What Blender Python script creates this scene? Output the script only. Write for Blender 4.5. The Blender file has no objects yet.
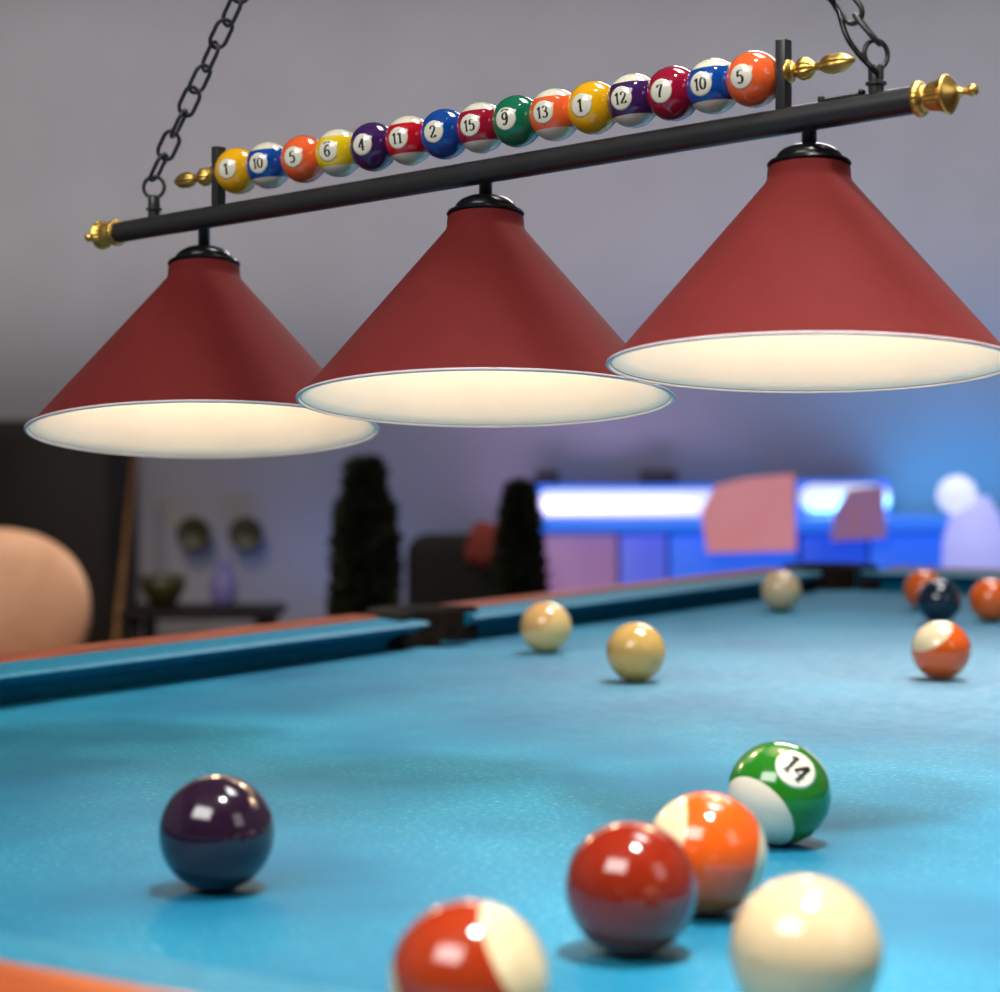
import bpy, bmesh, math, random
from mathutils import Vector, Matrix, Euler
random.seed(7)
PI = math.pi
rd = math.radians
S = bpy.context.scene
COL = S.collection
F = 2000.0            # focal length in pixels of a 1000 px wide frame
CZ = 0.992            # camera height
FELT = 0.780          # bed height

def at(px, py, d):    # a photo pixel at depth d -> point in the room
    return Vector(((px - 500) / F * d, d, CZ + (460 - py) / F * d))

# ------------------------------------------------------------------ helpers
def lin(c):
    return tuple(((v / 255.0) / 12.92 if v / 255.0 <= 0.04045 else ((v / 255.0 + 0.055) / 1.055) ** 2.4) for v in c) + (1.0,)

def mat(name, col, rough=0.5, metal=0.0, coat=0.0, sheen=0.0, emit=None, estr=0.0, spec=0.5):
    m = bpy.data.materials.new(name); m.use_nodes = True
    b = m.node_tree.nodes['Principled BSDF']
    b.inputs['Base Color'].default_value = lin(col)
    b.inputs['Roughness'].default_value = rough
    b.inputs['Metallic'].default_value = metal
    b.inputs['Coat Weight'].default_value = coat
    b.inputs['Coat Roughness'].default_value = 0.08
    b.inputs['Sheen Weight'].default_value = sheen
    b.inputs['Specular IOR Level'].default_value = spec
    if emit:
        b.inputs['Emission Color'].default_value = lin(emit)
        b.inputs['Emission Strength'].default_value = estr
    return m

def noisy(m, c1, c2, scale=20, detail=4, lo=0.35, hi=0.65, bump=0.0, stretch=(1, 1, 1), bscale=None):
    nt = m.node_tree; N = nt.nodes; L = nt.links; b = N['Principled BSDF']
    tc = N.new('ShaderNodeTexCoord'); mp = N.new('ShaderNodeMapping'); mp.inputs['Scale'].default_value = stretch
    no = N.new('ShaderNodeTexNoise'); no.inputs['Scale'].default_value = scale; no.inputs['Detail'].default_value = detail
    cr = N.new('ShaderNodeValToRGB')
    cr.color_ramp.elements[0].position = lo; cr.color_ramp.elements[0].color = lin(c1)
    cr.color_ramp.elements[1].position = hi; cr.color_ramp.elements[1].color = lin(c2)
    L.new(tc.outputs['Object'], mp.inputs['Vector']); L.new(mp.outputs[0], no.inputs['Vector'])
    L.new(no.outputs['Fac'], cr.inputs['Fac']); L.new(cr.outputs['Color'], b.inputs['Base Color'])
    if bump:
        bp = N.new('ShaderNodeBump'); bp.inputs['Strength'].default_value = bump; bp.inputs['Distance'].default_value = 0.002
        if bscale:
            n2 = N.new('ShaderNodeTexNoise'); n2.inputs['Scale'].default_value = bscale; n2.inputs['Detail'].default_value = 3
            L.new(mp.outputs[0], n2.inputs['Vector']); L.new(n2.outputs['Fac'], bp.inputs['Height'])
        else:
            L.new(no.outputs['Fac'], bp.inputs['Height'])
        L.new(bp.outputs['Normal'], b.inputs['Normal'])
    return m

WORLD = {}
def wm(o): return WORLD.get(o.name, Matrix.Identity(4))

def link(name, me, m=None, parent=None, M=None, smooth=True):
    if isinstance(me, bmesh.types.BMesh):
        bm = me; me = bpy.data.meshes.new(name); bm.to_mesh(me); bm.free()
    o = bpy.data.objects.new(name, me); COL.objects.link(o)
    if m is not None and len(me.materials) == 0:
        me.materials.append(m)
    if smooth:
        for p in me.polygons: p.use_smooth = True
        if smooth == 'auto':
            me.set_sharp_from_angle(angle=math.radians(38))
    M = M or Matrix.Identity(4)
    WORLD[o.name] = M
    if parent:
        o.parent = parent; o.matrix_basis = wm(parent).inverted() @ M
    else:
        o.matrix_basis = M
    return o

def tag(o, label, cat, group=None, kind=None):
    if kind: o['kind'] = kind
    if label: o['label'] = label
    if cat: o['category'] = cat
    if group: o['group'] = group
    return o

def thing(name, label, cat, M, group=None):
    o = bpy.data.objects.new(name, None); COL.objects.link(o); o.empty_display_size = 0.05
    if isinstance(M, Vector): M = Matrix.Translation(M)
    o.matrix_basis = M; WORLD[o.name] = M
    return tag(o, label, cat, group)

def T(*v):
    return Matrix.Translation(Vector(v[0]) if len(v) == 1 else Vector(v))
def RZ(a): return Matrix.Rotation(a, 4, 'Z')
def frame(o, z, yhint=Vector((0, 1, 0))):
    z = Vector(z).normalized(); x = Vector(yhint).cross(z)
    if x.length < 1e-5: x = Vector((1, 0, 0)).cross(z)
    x.normalize(); y = z.cross(x)
    M = Matrix((x, y, z)).transposed().to_4x4(); M.translation = o
    return M

def box(bm, c, s, M=None, bevel=0.0, seg=2):
    r = bmesh.ops.create_cube(bm, size=1.0)
    vs = r['verts']
    bmesh.ops.scale(bm, vec=Vector(s), verts=vs)
    if bevel:
        es = list({e for v in vs for e in v.link_edges})
        rb = bmesh.ops.bevel(bm, geom=es, offset=bevel, segments=seg, affect='EDGES', profile=0.5)
        vs = list({v for v in rb['verts']} | {v for v in vs if v.is_valid})
    bmesh.ops.translate(bm, vec=Vector(c), verts=vs)
    if M: bmesh.ops.transform(bm, matrix=M, verts=vs)
    return vs

def boxm(c, s, bevel=0.0, seg=2):
    bm = bmesh.new(); box(bm, c, s, None, bevel, seg); return bm

def lathe(prof, n=48, M=None, bm=None, close=False):
    """prof: (r, z) or (r, z, flute_amp, flute_count)"""
    bm = bm or bmesh.new(); rings = []
    for p in prof:
        r, z = p[0], p[1]; fa = p[2] if len(p) > 2 else 0; fc = p[3] if len(p) > 3 else 0
        if r < 1e-7:
            rings.append([bm.verts.new((0, 0, z))]); continue
        ring = []
        for i in range(n):
            a = 2 * PI * i / n
            rr = r * (1 - fa + fa * 2 * abs(math.cos(a * fc / 2))) if fa else r
            ring.append(bm.verts.new((rr * math.cos(a), rr * math.sin(a), z)))
        rings.append(ring)
    pairs = list(zip(rings[:-1], rings[1:]))
    if close: pairs.append((rings[-1], rings[0]))
    for A, B in pairs:
        for i in range(n):
            j = (i + 1) % n
            if len(A) == 1 and len(B) == 1: continue
            if len(A) == 1: bm.faces.new((A[0], B[j], B[i]))
            elif len(B) == 1: bm.faces.new((A[i], A[j], B[0]))
            else: bm.faces.new((A[i], A[j], B[j], B[i]))
    if M: bmesh.ops.transform(bm, matrix=M, verts=bm.verts)
    bmesh.ops.recalc_face_normals(bm, faces=bm.faces)
    return bm

def tube(pts, r, n=12, closed=False, bm=None, caps=True):
    bm = bm or bmesh.new(); rings = []; m = len(pts); pts = [Vector(p) for p in pts]
    prev = None
    for i, p in enumerate(pts):
        if closed: t = pts[(i + 1) % m] - pts[(i - 1) % m]
        else: t = pts[min(i + 1, m - 1)] - pts[max(i - 1, 0)]
        t.normalize()
        if prev is None:
            h = Vector((0, 0, 1)) if abs(t.z) < 0.9 else Vector((1, 0, 0))
            x = h.cross(t).normalized()
        else:
            x = prev - t * prev.dot(t)
            x.normalize()
        prev = x; y = t.cross(x); rr = r[i] if isinstance(r, (list, tuple)) else r
        rings.append([bm.verts.new(p + (x * math.cos(2 * PI * k / n) + y * math.sin(2 * PI * k / n)) * rr) for k in range(n)])
    rng = range(m) if closed else range(m - 1)
    for i in rng:
        A, B = rings[i], rings[(i + 1) % m]
        for k in range(n):
            bm.faces.new((A[k], A[(k + 1) % n], B[(k + 1) % n], B[k]))
    if not closed and caps:
        bm.faces.new(rings[0][::-1]); bm.faces.new(rings[-1])
    bmesh.ops.recalc_face_normals(bm, faces=bm.faces)
    return bm

def sweep_profile(prof, a0, a1, cut0, cut1, bm=None):
    """prism of a closed (o, z) profile along the y axis from a0 to a1; ends slide by cut*o"""
    bm = bm or bmesh.new()
    A = [bm.verts.new((o, a0 + cut0 * o, z)) for o, z in prof]
    B = [bm.verts.new((o, a1 - cut1 * o, z)) for o, z in prof]
    n = len(prof)
    for i in range(n): bm.faces.new((A[i], A[(i + 1) % n], B[(i + 1) % n], B[i]))
    bm.faces.new(A[::-1]); bm.faces.new(B)
    bmesh.ops.recalc_face_normals(bm, faces=bm.faces)
    return bm

# ------------------------------------------------------------------ materials
M_wall = mat('grey_wall_paint', (176, 172, 176), 0.9); noisy(M_wall, (173, 169, 173), (179, 175, 179), 3)
M_ceil = mat('ceiling_paint', (150, 148, 150), 0.95); noisy(M_ceil, (146, 144, 146), (154, 152, 154), 4)
M_floor = mat('dark_floor_boards', (52, 36, 26), 0.4); noisy(M_floor, (44, 29, 21), (66, 45, 32), 6, stretch=(1, 12, 1))
M_black = mat('matt_black_metal', (52, 52, 53), 0.36, 0.2); noisy(M_black, (50, 50, 51), (54, 54, 55), 60)
M_gloss = mat('satin_black_metal', (26, 26, 27), 0.25, 0.5); noisy(M_gloss, (24, 24, 25), (29, 29, 30), 50)
M_stem = mat('gunmetal_stem', (92, 93, 98), 0.25, 0.8); noisy(M_stem, (88, 89, 94), (96, 97, 102), 60)
M_gold = mat('antique_gold', (232, 188, 98), 0.34, 1.0); noisy(M_gold, (226, 180, 90), (238, 196, 108), 90)
M_red = mat('matt_wine_red_paint', (110, 33, 31), 0.78, sheen=0.04, spec=.14)
noisy(M_red, (108, 32, 30), (112, 34, 32), 40)
M_red.node_tree.nodes['Principled BSDF'].inputs['Sheen Roughness'].default_value = 0.4
M_lining = mat('white_enamel_lining', (246, 237, 225), 0.55); noisy(M_lining, (244, 235, 223), (248, 239, 227), 30)
M_rim = mat('pale_rim_enamel', (226, 214, 218), 0.65); noisy(M_rim, (222, 210, 214), (230, 218, 222), 60)
M_bulb = mat('frosted_bulb', (255, 244, 225), 0.4, emit=(255, 214, 160), estr=6)
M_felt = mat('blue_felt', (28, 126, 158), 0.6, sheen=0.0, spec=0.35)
M_cloth = mat('blue_cushion_cloth', (10, 124, 156), 0.5, spec=0.5); noisy(M_cloth, (6, 118, 150), (14, 134, 166), 90, bump=0.08)
M_wood = mat('orange_varnished_wood', (176, 82, 30), 0.4, coat=0.1); noisy(M_wood, (150, 64, 22), (192, 94, 36), 9, stretch=(12, 1, 1))
M_leather = mat('dark_brown_leather', (34, 26, 20), 0.85, spec=.2); noisy(M_leather, (28, 21, 16), (42, 32, 24), 60, bump=0.3)
M_slate = mat('grey_slate', (60, 62, 64), 0.8); noisy(M_slate, (54, 56, 58), (68, 70, 72), 15)
M_ink = mat('black_ink', (22, 22, 24), 0.35, coat=0.5); noisy(M_ink, (20, 20, 22), (24, 24, 26), 50)
M_disc = mat('cream_number_disc', (240, 236, 214), 0.14, coat=0.6); noisy(M_disc, (238, 234, 212), (243, 239, 218), 50)

def felt_nodes(m):
    nt = m.node_tree; N = nt.nodes; L = nt.links; b = N['Principled BSDF']
    tc = N.new('ShaderNodeTexCoord')
    n1 = N.new('ShaderNodeTexNoise'); n1.inputs['Scale'].default_value = 230; n1.inputs['Detail'].default_value = 5; n1.inputs['Roughness'].default_value = 0.7
    n2 = N.new('ShaderNodeTexNoise'); n2.inputs['Scale'].default_value = 5; n2.inputs['Detail'].default_value = 5
    L.new(tc.outputs['Object'], n1.inputs['Vector']); L.new(tc.outputs['Object'], n2.inputs['Vector'])
    r1 = N.new('ShaderNodeValToRGB'); r1.color_ramp.elements[0].position = 0.53; r1.color_ramp.elements[1].position = 0.78
    r2 = N.new('ShaderNodeValToRGB'); r2.color_ramp.elements[0].position = 0.35; r2.color_ramp.elements[1].position = 0.68
    L.new(n1.outputs['Fac'], r1.inputs['Fac']); L.new(n2.outputs['Fac'], r2.inputs['Fac'])
    mu = N.new('ShaderNodeMath'); mu.operation = 'MULTIPLY'
    L.new(r1.outputs['Color'], mu.inputs[0]); L.new(r2.outputs['Color'], mu.inputs[1])
    base = N.new('ShaderNodeMix'); base.data_type = 'RGBA'
    base.inputs['A'].default_value = lin((4, 106, 142)); base.inputs['B'].default_value = lin((9, 134, 168))
    L.new(r2.outputs['Color'], base.inputs['Factor'])
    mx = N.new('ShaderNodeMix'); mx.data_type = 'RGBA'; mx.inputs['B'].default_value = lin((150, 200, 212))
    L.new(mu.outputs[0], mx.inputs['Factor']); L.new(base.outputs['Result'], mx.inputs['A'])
    # pale glare painted into the cloth colour around the middle
    vd = N.new('ShaderNodeVectorMath'); vd.operation = 'DISTANCE'; vd.inputs[1].default_value = GLARE
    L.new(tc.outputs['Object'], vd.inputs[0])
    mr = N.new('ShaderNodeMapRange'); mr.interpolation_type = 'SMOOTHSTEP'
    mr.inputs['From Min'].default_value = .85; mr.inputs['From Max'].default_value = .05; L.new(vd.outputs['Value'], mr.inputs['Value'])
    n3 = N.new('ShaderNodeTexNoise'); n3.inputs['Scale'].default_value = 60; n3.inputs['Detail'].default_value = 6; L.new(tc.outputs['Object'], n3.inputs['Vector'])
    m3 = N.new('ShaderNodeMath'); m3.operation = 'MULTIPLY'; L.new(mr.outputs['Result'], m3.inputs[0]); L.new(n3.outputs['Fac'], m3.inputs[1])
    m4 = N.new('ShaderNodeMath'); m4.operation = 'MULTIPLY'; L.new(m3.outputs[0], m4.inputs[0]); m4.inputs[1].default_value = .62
    glare_mix = N.new('ShaderNodeMix'); glare_mix.data_type = 'RGBA'; glare_mix.inputs['B'].default_value = lin((176, 196, 204))
    L.new(m4.outputs[0], glare_mix.inputs['Factor']); L.new(mx.outputs['Result'], glare_mix.inputs['A'])
    L.new(glare_mix.outputs['Result'], b.inputs['Base Color'])
    bp = N.new('ShaderNodeBump'); bp.inputs['Strength'].default_value = 0.3; bp.inputs['Distance'].default_value = 0.0008
    L.new(n1.outputs['Fac'], bp.inputs['Height']); L.new(bp.outputs['Normal'], b.inputs['Normal'])
    b.inputs['Sheen Tint'].default_value = lin((190, 225, 235))
GLARE = (.08, .10, 0)     # centre of the painted glare on the bed, in its own coordinates
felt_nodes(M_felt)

CREAM = (238, 233, 208)
def ball_mat(name, col, stripe, rough=0.12, cream=CREAM):
    m = mat(name, col, rough, coat=0.7)
    nt = m.node_tree; N = nt.nodes; L = nt.links; b = N['Principled BSDF']
    tc = N.new('ShaderNodeTexCoord'); sp = N.new('ShaderNodeSeparateXYZ'); L.new(tc.outputs['Object'], sp.inputs[0])
    no = N.new('ShaderNodeTexNoise'); no.inputs['Scale'].default_value = 45; L.new(tc.outputs['Object'], no.inputs['Vector'])
    m0 = N.new('ShaderNodeMix'); m0.data_type = 'RGBA'; L.new(no.outputs['Fac'], m0.inputs['Factor'])
    m0.inputs['A'].default_value = lin(tuple(max(0, c - 4) for c in col)); m0.inputs['B'].default_value = lin(tuple(min(255, c + 4) for c in col))
    out = m0.outputs['Result']
    if stripe:      # stripe = half height of the coloured band
        ab = N.new('ShaderNodeMath'); ab.operation = 'ABSOLUTE'; L.new(sp.outputs['Z'], ab.inputs[0])
        gt = N.new('ShaderNodeMath'); gt.operation = 'GREATER_THAN'; gt.inputs[1].default_value = stripe; L.new(ab.outputs[0], gt.inputs[0])
        m1 = N.new('ShaderNodeMix'); m1.data_type = 'RGBA'; L.new(gt.outputs[0], m1.inputs['Factor'])
        L.new(out, m1.inputs['A']); m1.inputs['B'].default_value = lin(cream); out = m1.outputs['Result']
    L.new(out, b.inputs['Base Color'])
    return m

# ------------------------------------------------------------------ numerals
def cat_rom(P, k=8):
    P = [Vector(p).to_2d() for p in P]; out = []
    Q = [P[0] * 2 - P[1]] + P + [P[-1] * 2 - P[-2]]
    for i in range(1, len(Q) - 2):
        a, b, c, d = Q[i - 1], Q[i], Q[i + 1], Q[i + 2]
        for s in range(k):
            t = s / k
            out.append(0.5 * ((2 * b) + (c - a) * t + (2 * a - 5 * b + 4 * c - d) * t * t + (3 * b - a - 3 * c + d) * t ** 3))
    out.append(P[-1]); return out
def ln(a, b, k=8):
    a, b = Vector(a), Vector(b); return [a.lerp(b, i / k) for i in range(k + 1)]
SIX = cat_rom([(.47, .86), (.36, .96), (.2, .86), (.1, .58), (.1, .3), (.2, .07), (.31, .03), (.45, .12), (.5, .3), (.43, .49), (.29, .55), (.13, .42)])
GLYPH = {
    '0': [[Vector((.3 + .22 * math.cos(2 * PI * i / 32), .5 + .455 * math.sin(2 * PI * i / 32))) for i in range(33)]],
    '1': [ln((.31, .97), (.31, .04)), ln((.31, .95), (.08, .76)), ln((.31, .88), (.1, .76)), ln((.14, .03), (.48, .03))],
    '2': [cat_rom([(.1, .72), (.15, .9), (.3, .97), (.46, .88), (.49, .7), (.37, .45), (.1, .07)]), ln((.08, .06), (.52, .06)), ln((.5, .05), (.54, .22))],
    '3': [cat_rom([(.1, .82), (.2, .95), (.36, .95), (.46, .78), (.38, .59), (.22, .53)]), cat_rom([(.22, .53), (.41, .48), (.5, .28), (.41, .08), (.24, .03), (.08, .14)])],
    '4': [ln((.4, .97), (.05, .3)), ln((.05, .29), (.57, .29)), ln((.4, .97), (.4, .03)), ln((.26, .03), (.54, .03))],
    '5': [ln((.13, .94), (.49, .94)), ln((.14, .95), (.12, .52)), cat_rom([(.12, .52), (.28, .6), (.44, .52), (.5, .32), (.42, .1), (.25, .03), (.08, .12)])],
    '6': [SIX], '9': [[Vector((.6 - p.x, 1 - p.y)) for p in SIX]],
    '7': [ln((.09, .76), (.1, .95)), ln((.09, .94), (.52, .94)), cat_rom([(.51, .94), (.36, .6), (.27, .3), (.24, .03)])],
}
def numeral_mesh(text, R, c, up, h, mark=False):
    """nib-drawn figures lying on a sphere of radius R around direction c"""
    bm = bmesh.new(); c = Vector(c).normalized(); r = (-c).cross(up).normalized(); u = r.cross(-c).normalized()
    if u.dot(Vector(up)) < 0: u = -u
    wd = 0.54 * h; x0 = -wd * len(text) / 2 - .03 * h
    def put(x, y): return (c + r * x + u * y).normalized() * R
    def ribbon(P):
        prev = None
        for i, p in enumerate(P):
            t = (P[min(i + 1, len(P) - 1)] - P[max(i - 1, 0)])
            if t.length < 1e-6: continue
            t = t.normalized(); n = Vector((-t.y, t.x)); w = (.035 + .06 * abs(t.y)) * h
            q = Vector((p.x * h, (p.y - .5) * h))
            a, b = q + n * w, q - n * w
            va = bm.verts.new(put(off + a.x, a.y)); vb = bm.verts.new(put(off + b.x, b.y))
            if prev: bm.faces.new((prev[0], prev[1], vb, va))
            prev = (va, vb)
    for k, ch in enumerate(text):
        off = x0 + k * wd
        for st in GLYPH[ch]: ribbon(st)
        if mark:
            ribbon(cat_rom([(-.04, 1.12), (.1, 1.24), (.3, 1.29), (.5, 1.24), (.64, 1.12)]))
    bmesh.ops.recalc_face_normals(bm, faces=bm.faces)
    for f in bm.faces:
        if f.normal.dot(f.calc_center_median()) < 0: f.normal_flip()
    return bm
def disc_mesh(R, c, ang):
    bm = lathe([(0, R)] + [(R * math.sin(ang * i / 7), R * math.cos(ang * i / 7)) for i in range(1, 8)] + [(R * .985 * math.sin(ang), R * .985 * math.cos(ang))], 40)
    bmesh.ops.transform(bm, matrix=frame(Vector((0, 0, 0)), c), verts=bm.verts)
    return bm
SPH = {}
def sphere(R, big=True):
    key = (round(R, 5), big)
    if key not in SPH:
        bm = bmesh.new(); bmesh.ops.create_uvsphere(bm, u_segments=64 if big else 40, v_segments=36 if big else 24, radius=R)
        SPH[key] = bm
    me = bpy.data.meshes.new('ball'); SPH[key].to_mesh(me); return me
def number_on(ball, M, R, c, text, h, ang, up=Vector((0, 0, 1)), mark=False, label=None):
    d = link('number_disc', disc_mesh(R * 1.0025, c, ang), M_disc, ball, M)
    n = link('numeral', numeral_mesh(text, R * 1.006, c, up, h, mark), M_ink, ball, M, smooth=False)
    n['label'] = 'black figure %s' % text
    return d

# ------------------------------------------------------------------ room
ROOM_X0, ROOM_X1, ROOM_Y0, ROOM_Y1, ROOM_H = -2.9, 2.9, -2.6, 6.0, 3.2
def slab(name, c, s, m):
    o = link(name, boxm((0, 0, 0), s), m, None, T(c), smooth=False); o['kind'] = 'structure'; return o
slab('floor', (0, 1.7, -0.05), (6.0, 8.8, 0.1), M_floor)
slab('ceiling', (0, 1.7, ROOM_H + 0.05), (6.0, 8.8, 0.1), M_ceil)
slab('wall_back', (0, ROOM_Y1 + 0.05, ROOM_H / 2), (6.0, 0.1, ROOM_H), M_wall)
slab('wall_left', (ROOM_X0 - 0.05, 1.7, ROOM_H / 2), (0.1, 8.8, ROOM_H), M_wall)
slab('wall_right', (ROOM_X1 + 0.05, 1.7, ROOM_H / 2), (0.1, 8.8, ROOM_H), M_wall)
slab('wall_front', (0, ROOM_Y0 - 0.05, ROOM_H / 2), (6.0, 0.1, ROOM_H), M_wall)
slab('baseboard_back', (0, ROOM_Y1 - 0.01, 0.06), (5.8, 0.02, 0.12), M_leather)

# ------------------------------------------------------------------ pool table
LT, WT = 2.515, 1.03
U2 = Vector((.522, .853)).normalized(); V2 = Vector((U2.y, -U2.x))
CORNER = Vector((.547, 3.27))
CEN = CORNER + V2 * WT / 2 - U2 * LT / 2
TROT = math.atan2(V2.y, V2.x)
TM = T(CEN.x, CEN.y, 0) @ RZ(TROT)
FM = T(CEN.x, CEN.y, FELT) @ RZ(TROT)
table = thing('pool_table', 'pool table with bright blue cloth and orange wooden rails, filling the foreground', 'pool table', TM)
SIDE_Y = LT / 2 - 1.15
hx, hy = WT / 2, LT / 2
PR = 0.044
pockets = [(-hx - .030, SIDE_Y, 'W'), (hx + .030, SIDE_Y, 'E')] + [(sx * (hx + .012), sy * (hy + .012), 'C') for sx in (-1, 1) for sy in (-1, 1)]
# bed with round bites cut for the pockets
bm = boxm((0, 0, -0.015), (WT + 0.09, LT + 0.09, 0.03))
bed_me = bpy.data.meshes.new('bed'); bm.to_mesh(bed_me); bm.free()
bed0 = bpy.data.objects.new('bed_blank', bed_me); COL.objects.link(bed0)
cm = bmesh.new()
for x, y, _ in pockets:
    lathe([(0, -.1), (PR, -.1), (PR, .1), (0, .1)], 36, None, None)
    b2 = lathe([(0, -.1), (PR, -.1), (PR, .1), (0, .1)], 36); bmesh.ops.translate(b2, vec=Vector((x, y, 0)), verts=b2.verts)
    tmp = bpy.data.meshes.new('t'); b2.to_mesh(tmp); b2.free(); cm.from_mesh(tmp); bpy.data.meshes.remove(tmp)
cut_me = bpy.data.meshes.new('cut'); cm.to_mesh(cut_me); cm.free()
cut = bpy.data.objects.new('cut', cut_me); COL.objects.link(cut)
md = bed0.modifiers.new('b', 'BOOLEAN'); md.operation = 'DIFFERENCE'; md.object = cut; md.solver = 'EXACT'
bpy.context.view_layer.update()
me = bpy.data.meshes.new_from_object(bed0.evaluated_get(bpy.context.evaluated_depsgraph_get()))
bpy.data.objects.remove(bed0); bpy.data.objects.remove(cut)
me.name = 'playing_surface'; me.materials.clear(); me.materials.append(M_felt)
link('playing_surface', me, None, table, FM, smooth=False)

CUSH = [(0, .0275), (.004, .0305), (.042, .0345), (.048, .034), (.048, -.002), (.040, -.002), (.032, .012), (.004, .0250)]
RAIL = [(.0485, -.05), (.0485, .032), (.0515, .036), (.092, .0365), (.100, .034), (.105, .028), (.106, .02), (.106, -.05)]
def side_M(side):        # local frame: x outward, y along
    if side == 'W': return FM @ T(-hx, 0, 0) @ RZ(PI)
    if side == 'E': return FM @ T(hx, 0, 0)
    if side == 'N': return FM @ T(0, hy, 0) @ RZ(PI / 2)
    return FM @ T(0, -hy, 0) @ RZ(-PI / 2)
gp = 0.048
def run(side, a0, a1, c0, c1, n0, n1):
    M = side_M(side)
    if side in 'W': a0, a1, c0, c1, n0, n1 = -a1, -a0, c1, c0, n1, n0
    link('cushion', sweep_profile(CUSH, a0, a1, c0, c1), M_cloth, table, M, smooth=False)
    link('rail', sweep_profile(RAIL, a0 + n0, a1 - n1, 0, 0), M_wood, table, M, smooth='auto')
cg = 0.050
for sd in 'WE':
    run(sd, -hy + cg, SIDE_Y - gp, -.7, .35, 0.02, 0.02)
    run(sd, SIDE_Y + gp, hy - cg, .35, -.7, 0.02, 0.02)
for sd in 'NS':
    run(sd, -hx + cg, hx - cg, -.7, -.7, 0.02, 0.02)
# pockets: leather horseshoes with a net cup
def pocket(x, y, kind):
    if kind == 'W': ang = PI
    elif kind == 'E': ang = 0
    else: ang = math.atan2(y, x) if False else (math.atan2(1 if y > 0 else -1, 1 if x > 0 else -1))
    span = math.radians(100 if kind != 'C' else 128)
    bm = bmesh.new(); n = 28
    prof = [(PR + .001, -.06), (PR + .001, .034), (PR + .008, .040), (PR + .030, .040), (PR + .036, .034), (PR + .036, -.06)]
    rows = []
    for i in range(n + 1):
        a = ang - span + 2 * span * i / n
        rows.append([bm.verts.new((r * math.cos(a), r * math.sin(a), z)) for r, z in prof])
    for A, B in zip(rows[:-1], rows[1:]):
        for k in range(len(prof)):
            bm.faces.new((A[k], B[k], B[(k + 1) % len(prof)], A[(k + 1) % len(prof)]))
    bm.faces.new(rows[0]); bm.faces.new(rows[-1][::-1])
    bmesh.ops.recalc_face_normals(bm, faces=bm.faces)
    p = link('pocket', bm, M_leather, table, FM @ T(x, y, 0), smooth='auto')
    link('pocket_cup', lathe([(PR, -.005), (PR + .003, -.03), (PR - .004, -.1), (PR * .6, -.15), (0, -.155), (PR * .55, -.145), (PR - .008, -.1), (PR - .002, -.005)], 28), M_leather, p, FM @ T(x, y, 0))
for p in pockets: pocket(*p)
# body below
bm = bmesh.new()
oW, oL = hx + .093, hy + .093
for sx in (-1, 1): box(bm, (sx * oW, 0, -.13), (.022, 2 * oL, .16), None, .004)
for sy in (-1, 1): box(bm, (0, sy * oL, -.13), (2 * oW, .022, .16), None, .004)
link('apron', bm, M_wood, table, FM, smooth='auto')
link('slate_bed', boxm((0, 0, -.045), (WT + .1, LT + .1, .028)), M_slate, table, FM @ T(0, 0, -.16), smooth=False)
for sx in (-1, 1):
    for sy in (-1, 1):
        link('leg', lathe([(0, 0), (.05, 0), (.055, .03), (.045, .06), (.04, .1), (.06, .3), (.065, .42), (.05, .46), (.07, .5), (.075, .62), (0, .62)], 28), M_wood, table, TM @ T(sx * (hx - .02), sy * (hy - .12), 0))

# ------------------------------------------------------------------ balls on the table
BR = 0.0285
def table_ball(px, py, name, label, mat_, rot=(0, 0, 0), text=None, cdir=None, r_scale=1, group='balls lying on the blue cloth', dz=0):
    d = F * (CZ - FELT - BR) / (py - 460)
    p = Vector(((px - 500) / F * d, d, FELT + BR))
    if len(rot) == 2:
        zax, xax = Vector(rot[0]).normalized(), Vector(rot[1])
        xax = (xax - zax * xax.dot(zax)).normalized(); yax = zax.cross(xax)
        R3 = Matrix((xax, yax, zax)).transposed().to_4x4(); M = T(p) @ R3
    else:
        M = T(p) @ Euler(rot).to_matrix().to_4x4()
    me = sphere(BR)
    o = link(name, me, mat_, None, M)
    tag(o, label, 'ball', group)
    if text:
        number_on(o, M, BR, cdir, text, .46, .42, up=Vector((0, 0, -1)))
    return o
BS = BR * .62
m_purple = ball_mat('deep_purple_ball', (40, 19, 40), None)
m_green = ball_mat('green_striped_ball', (34, 120, 26), BS, cream=(236, 222, 200))
m_orangeS = ball_mat('orange_striped_ball', (232, 92, 22), BS, cream=(238, 214, 170))
m_rust = ball_mat('rust_red_ball', (140, 36, 14), None)
m_rustS = ball_mat('rust_striped_ball', (164, 52, 18), BS, cream=(236, 214, 168))
m_cue = ball_mat('cream_cue_ball', (222, 194, 152), None)
m_pale = ball_mat('pale_yellow_ball', (240, 200, 128), BS, cream=(236, 180, 110))
m_sand = ball_mat('sand_ball', (226, 180, 100), None)
m_dark = ball_mat('dark_blue_ball', (14, 34, 52), None)
m_orange = ball_mat('orange_ball', (240, 104, 24), None)
table_ball(217, 833, 'pool_ball', 'dark purple pool ball alone at the left of the cloth', m_purple, (rd(20), 0, 0))
table_ball(779, 793, 'pool_ball', 'green and cream striped ball with a number 14 disc', m_green, ((-.66, -.58, -.46), (.26, -.74, .62)), '14', Vector((1, 0, 0)))
table_ball(706, 853, 'pool_ball', 'bright orange striped ball tucked behind the rust red ball', m_orangeS, (rd(8), rd(-74), rd(0)))
table_ball(631, 888, 'pool_ball', 'rust red solid ball in front of the orange striped ball', m_rust, (0, 0, 0))
table_ball(806, 952, 'cue_ball', 'big blurred cream ball nearest the camera at the bottom right', m_cue)
table_ball(469, 982, 'pool_ball', 'rust and cream striped ball cut off by the bottom edge of the picture', m_rustS, (0, rd(62), rd(-12)))
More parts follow.
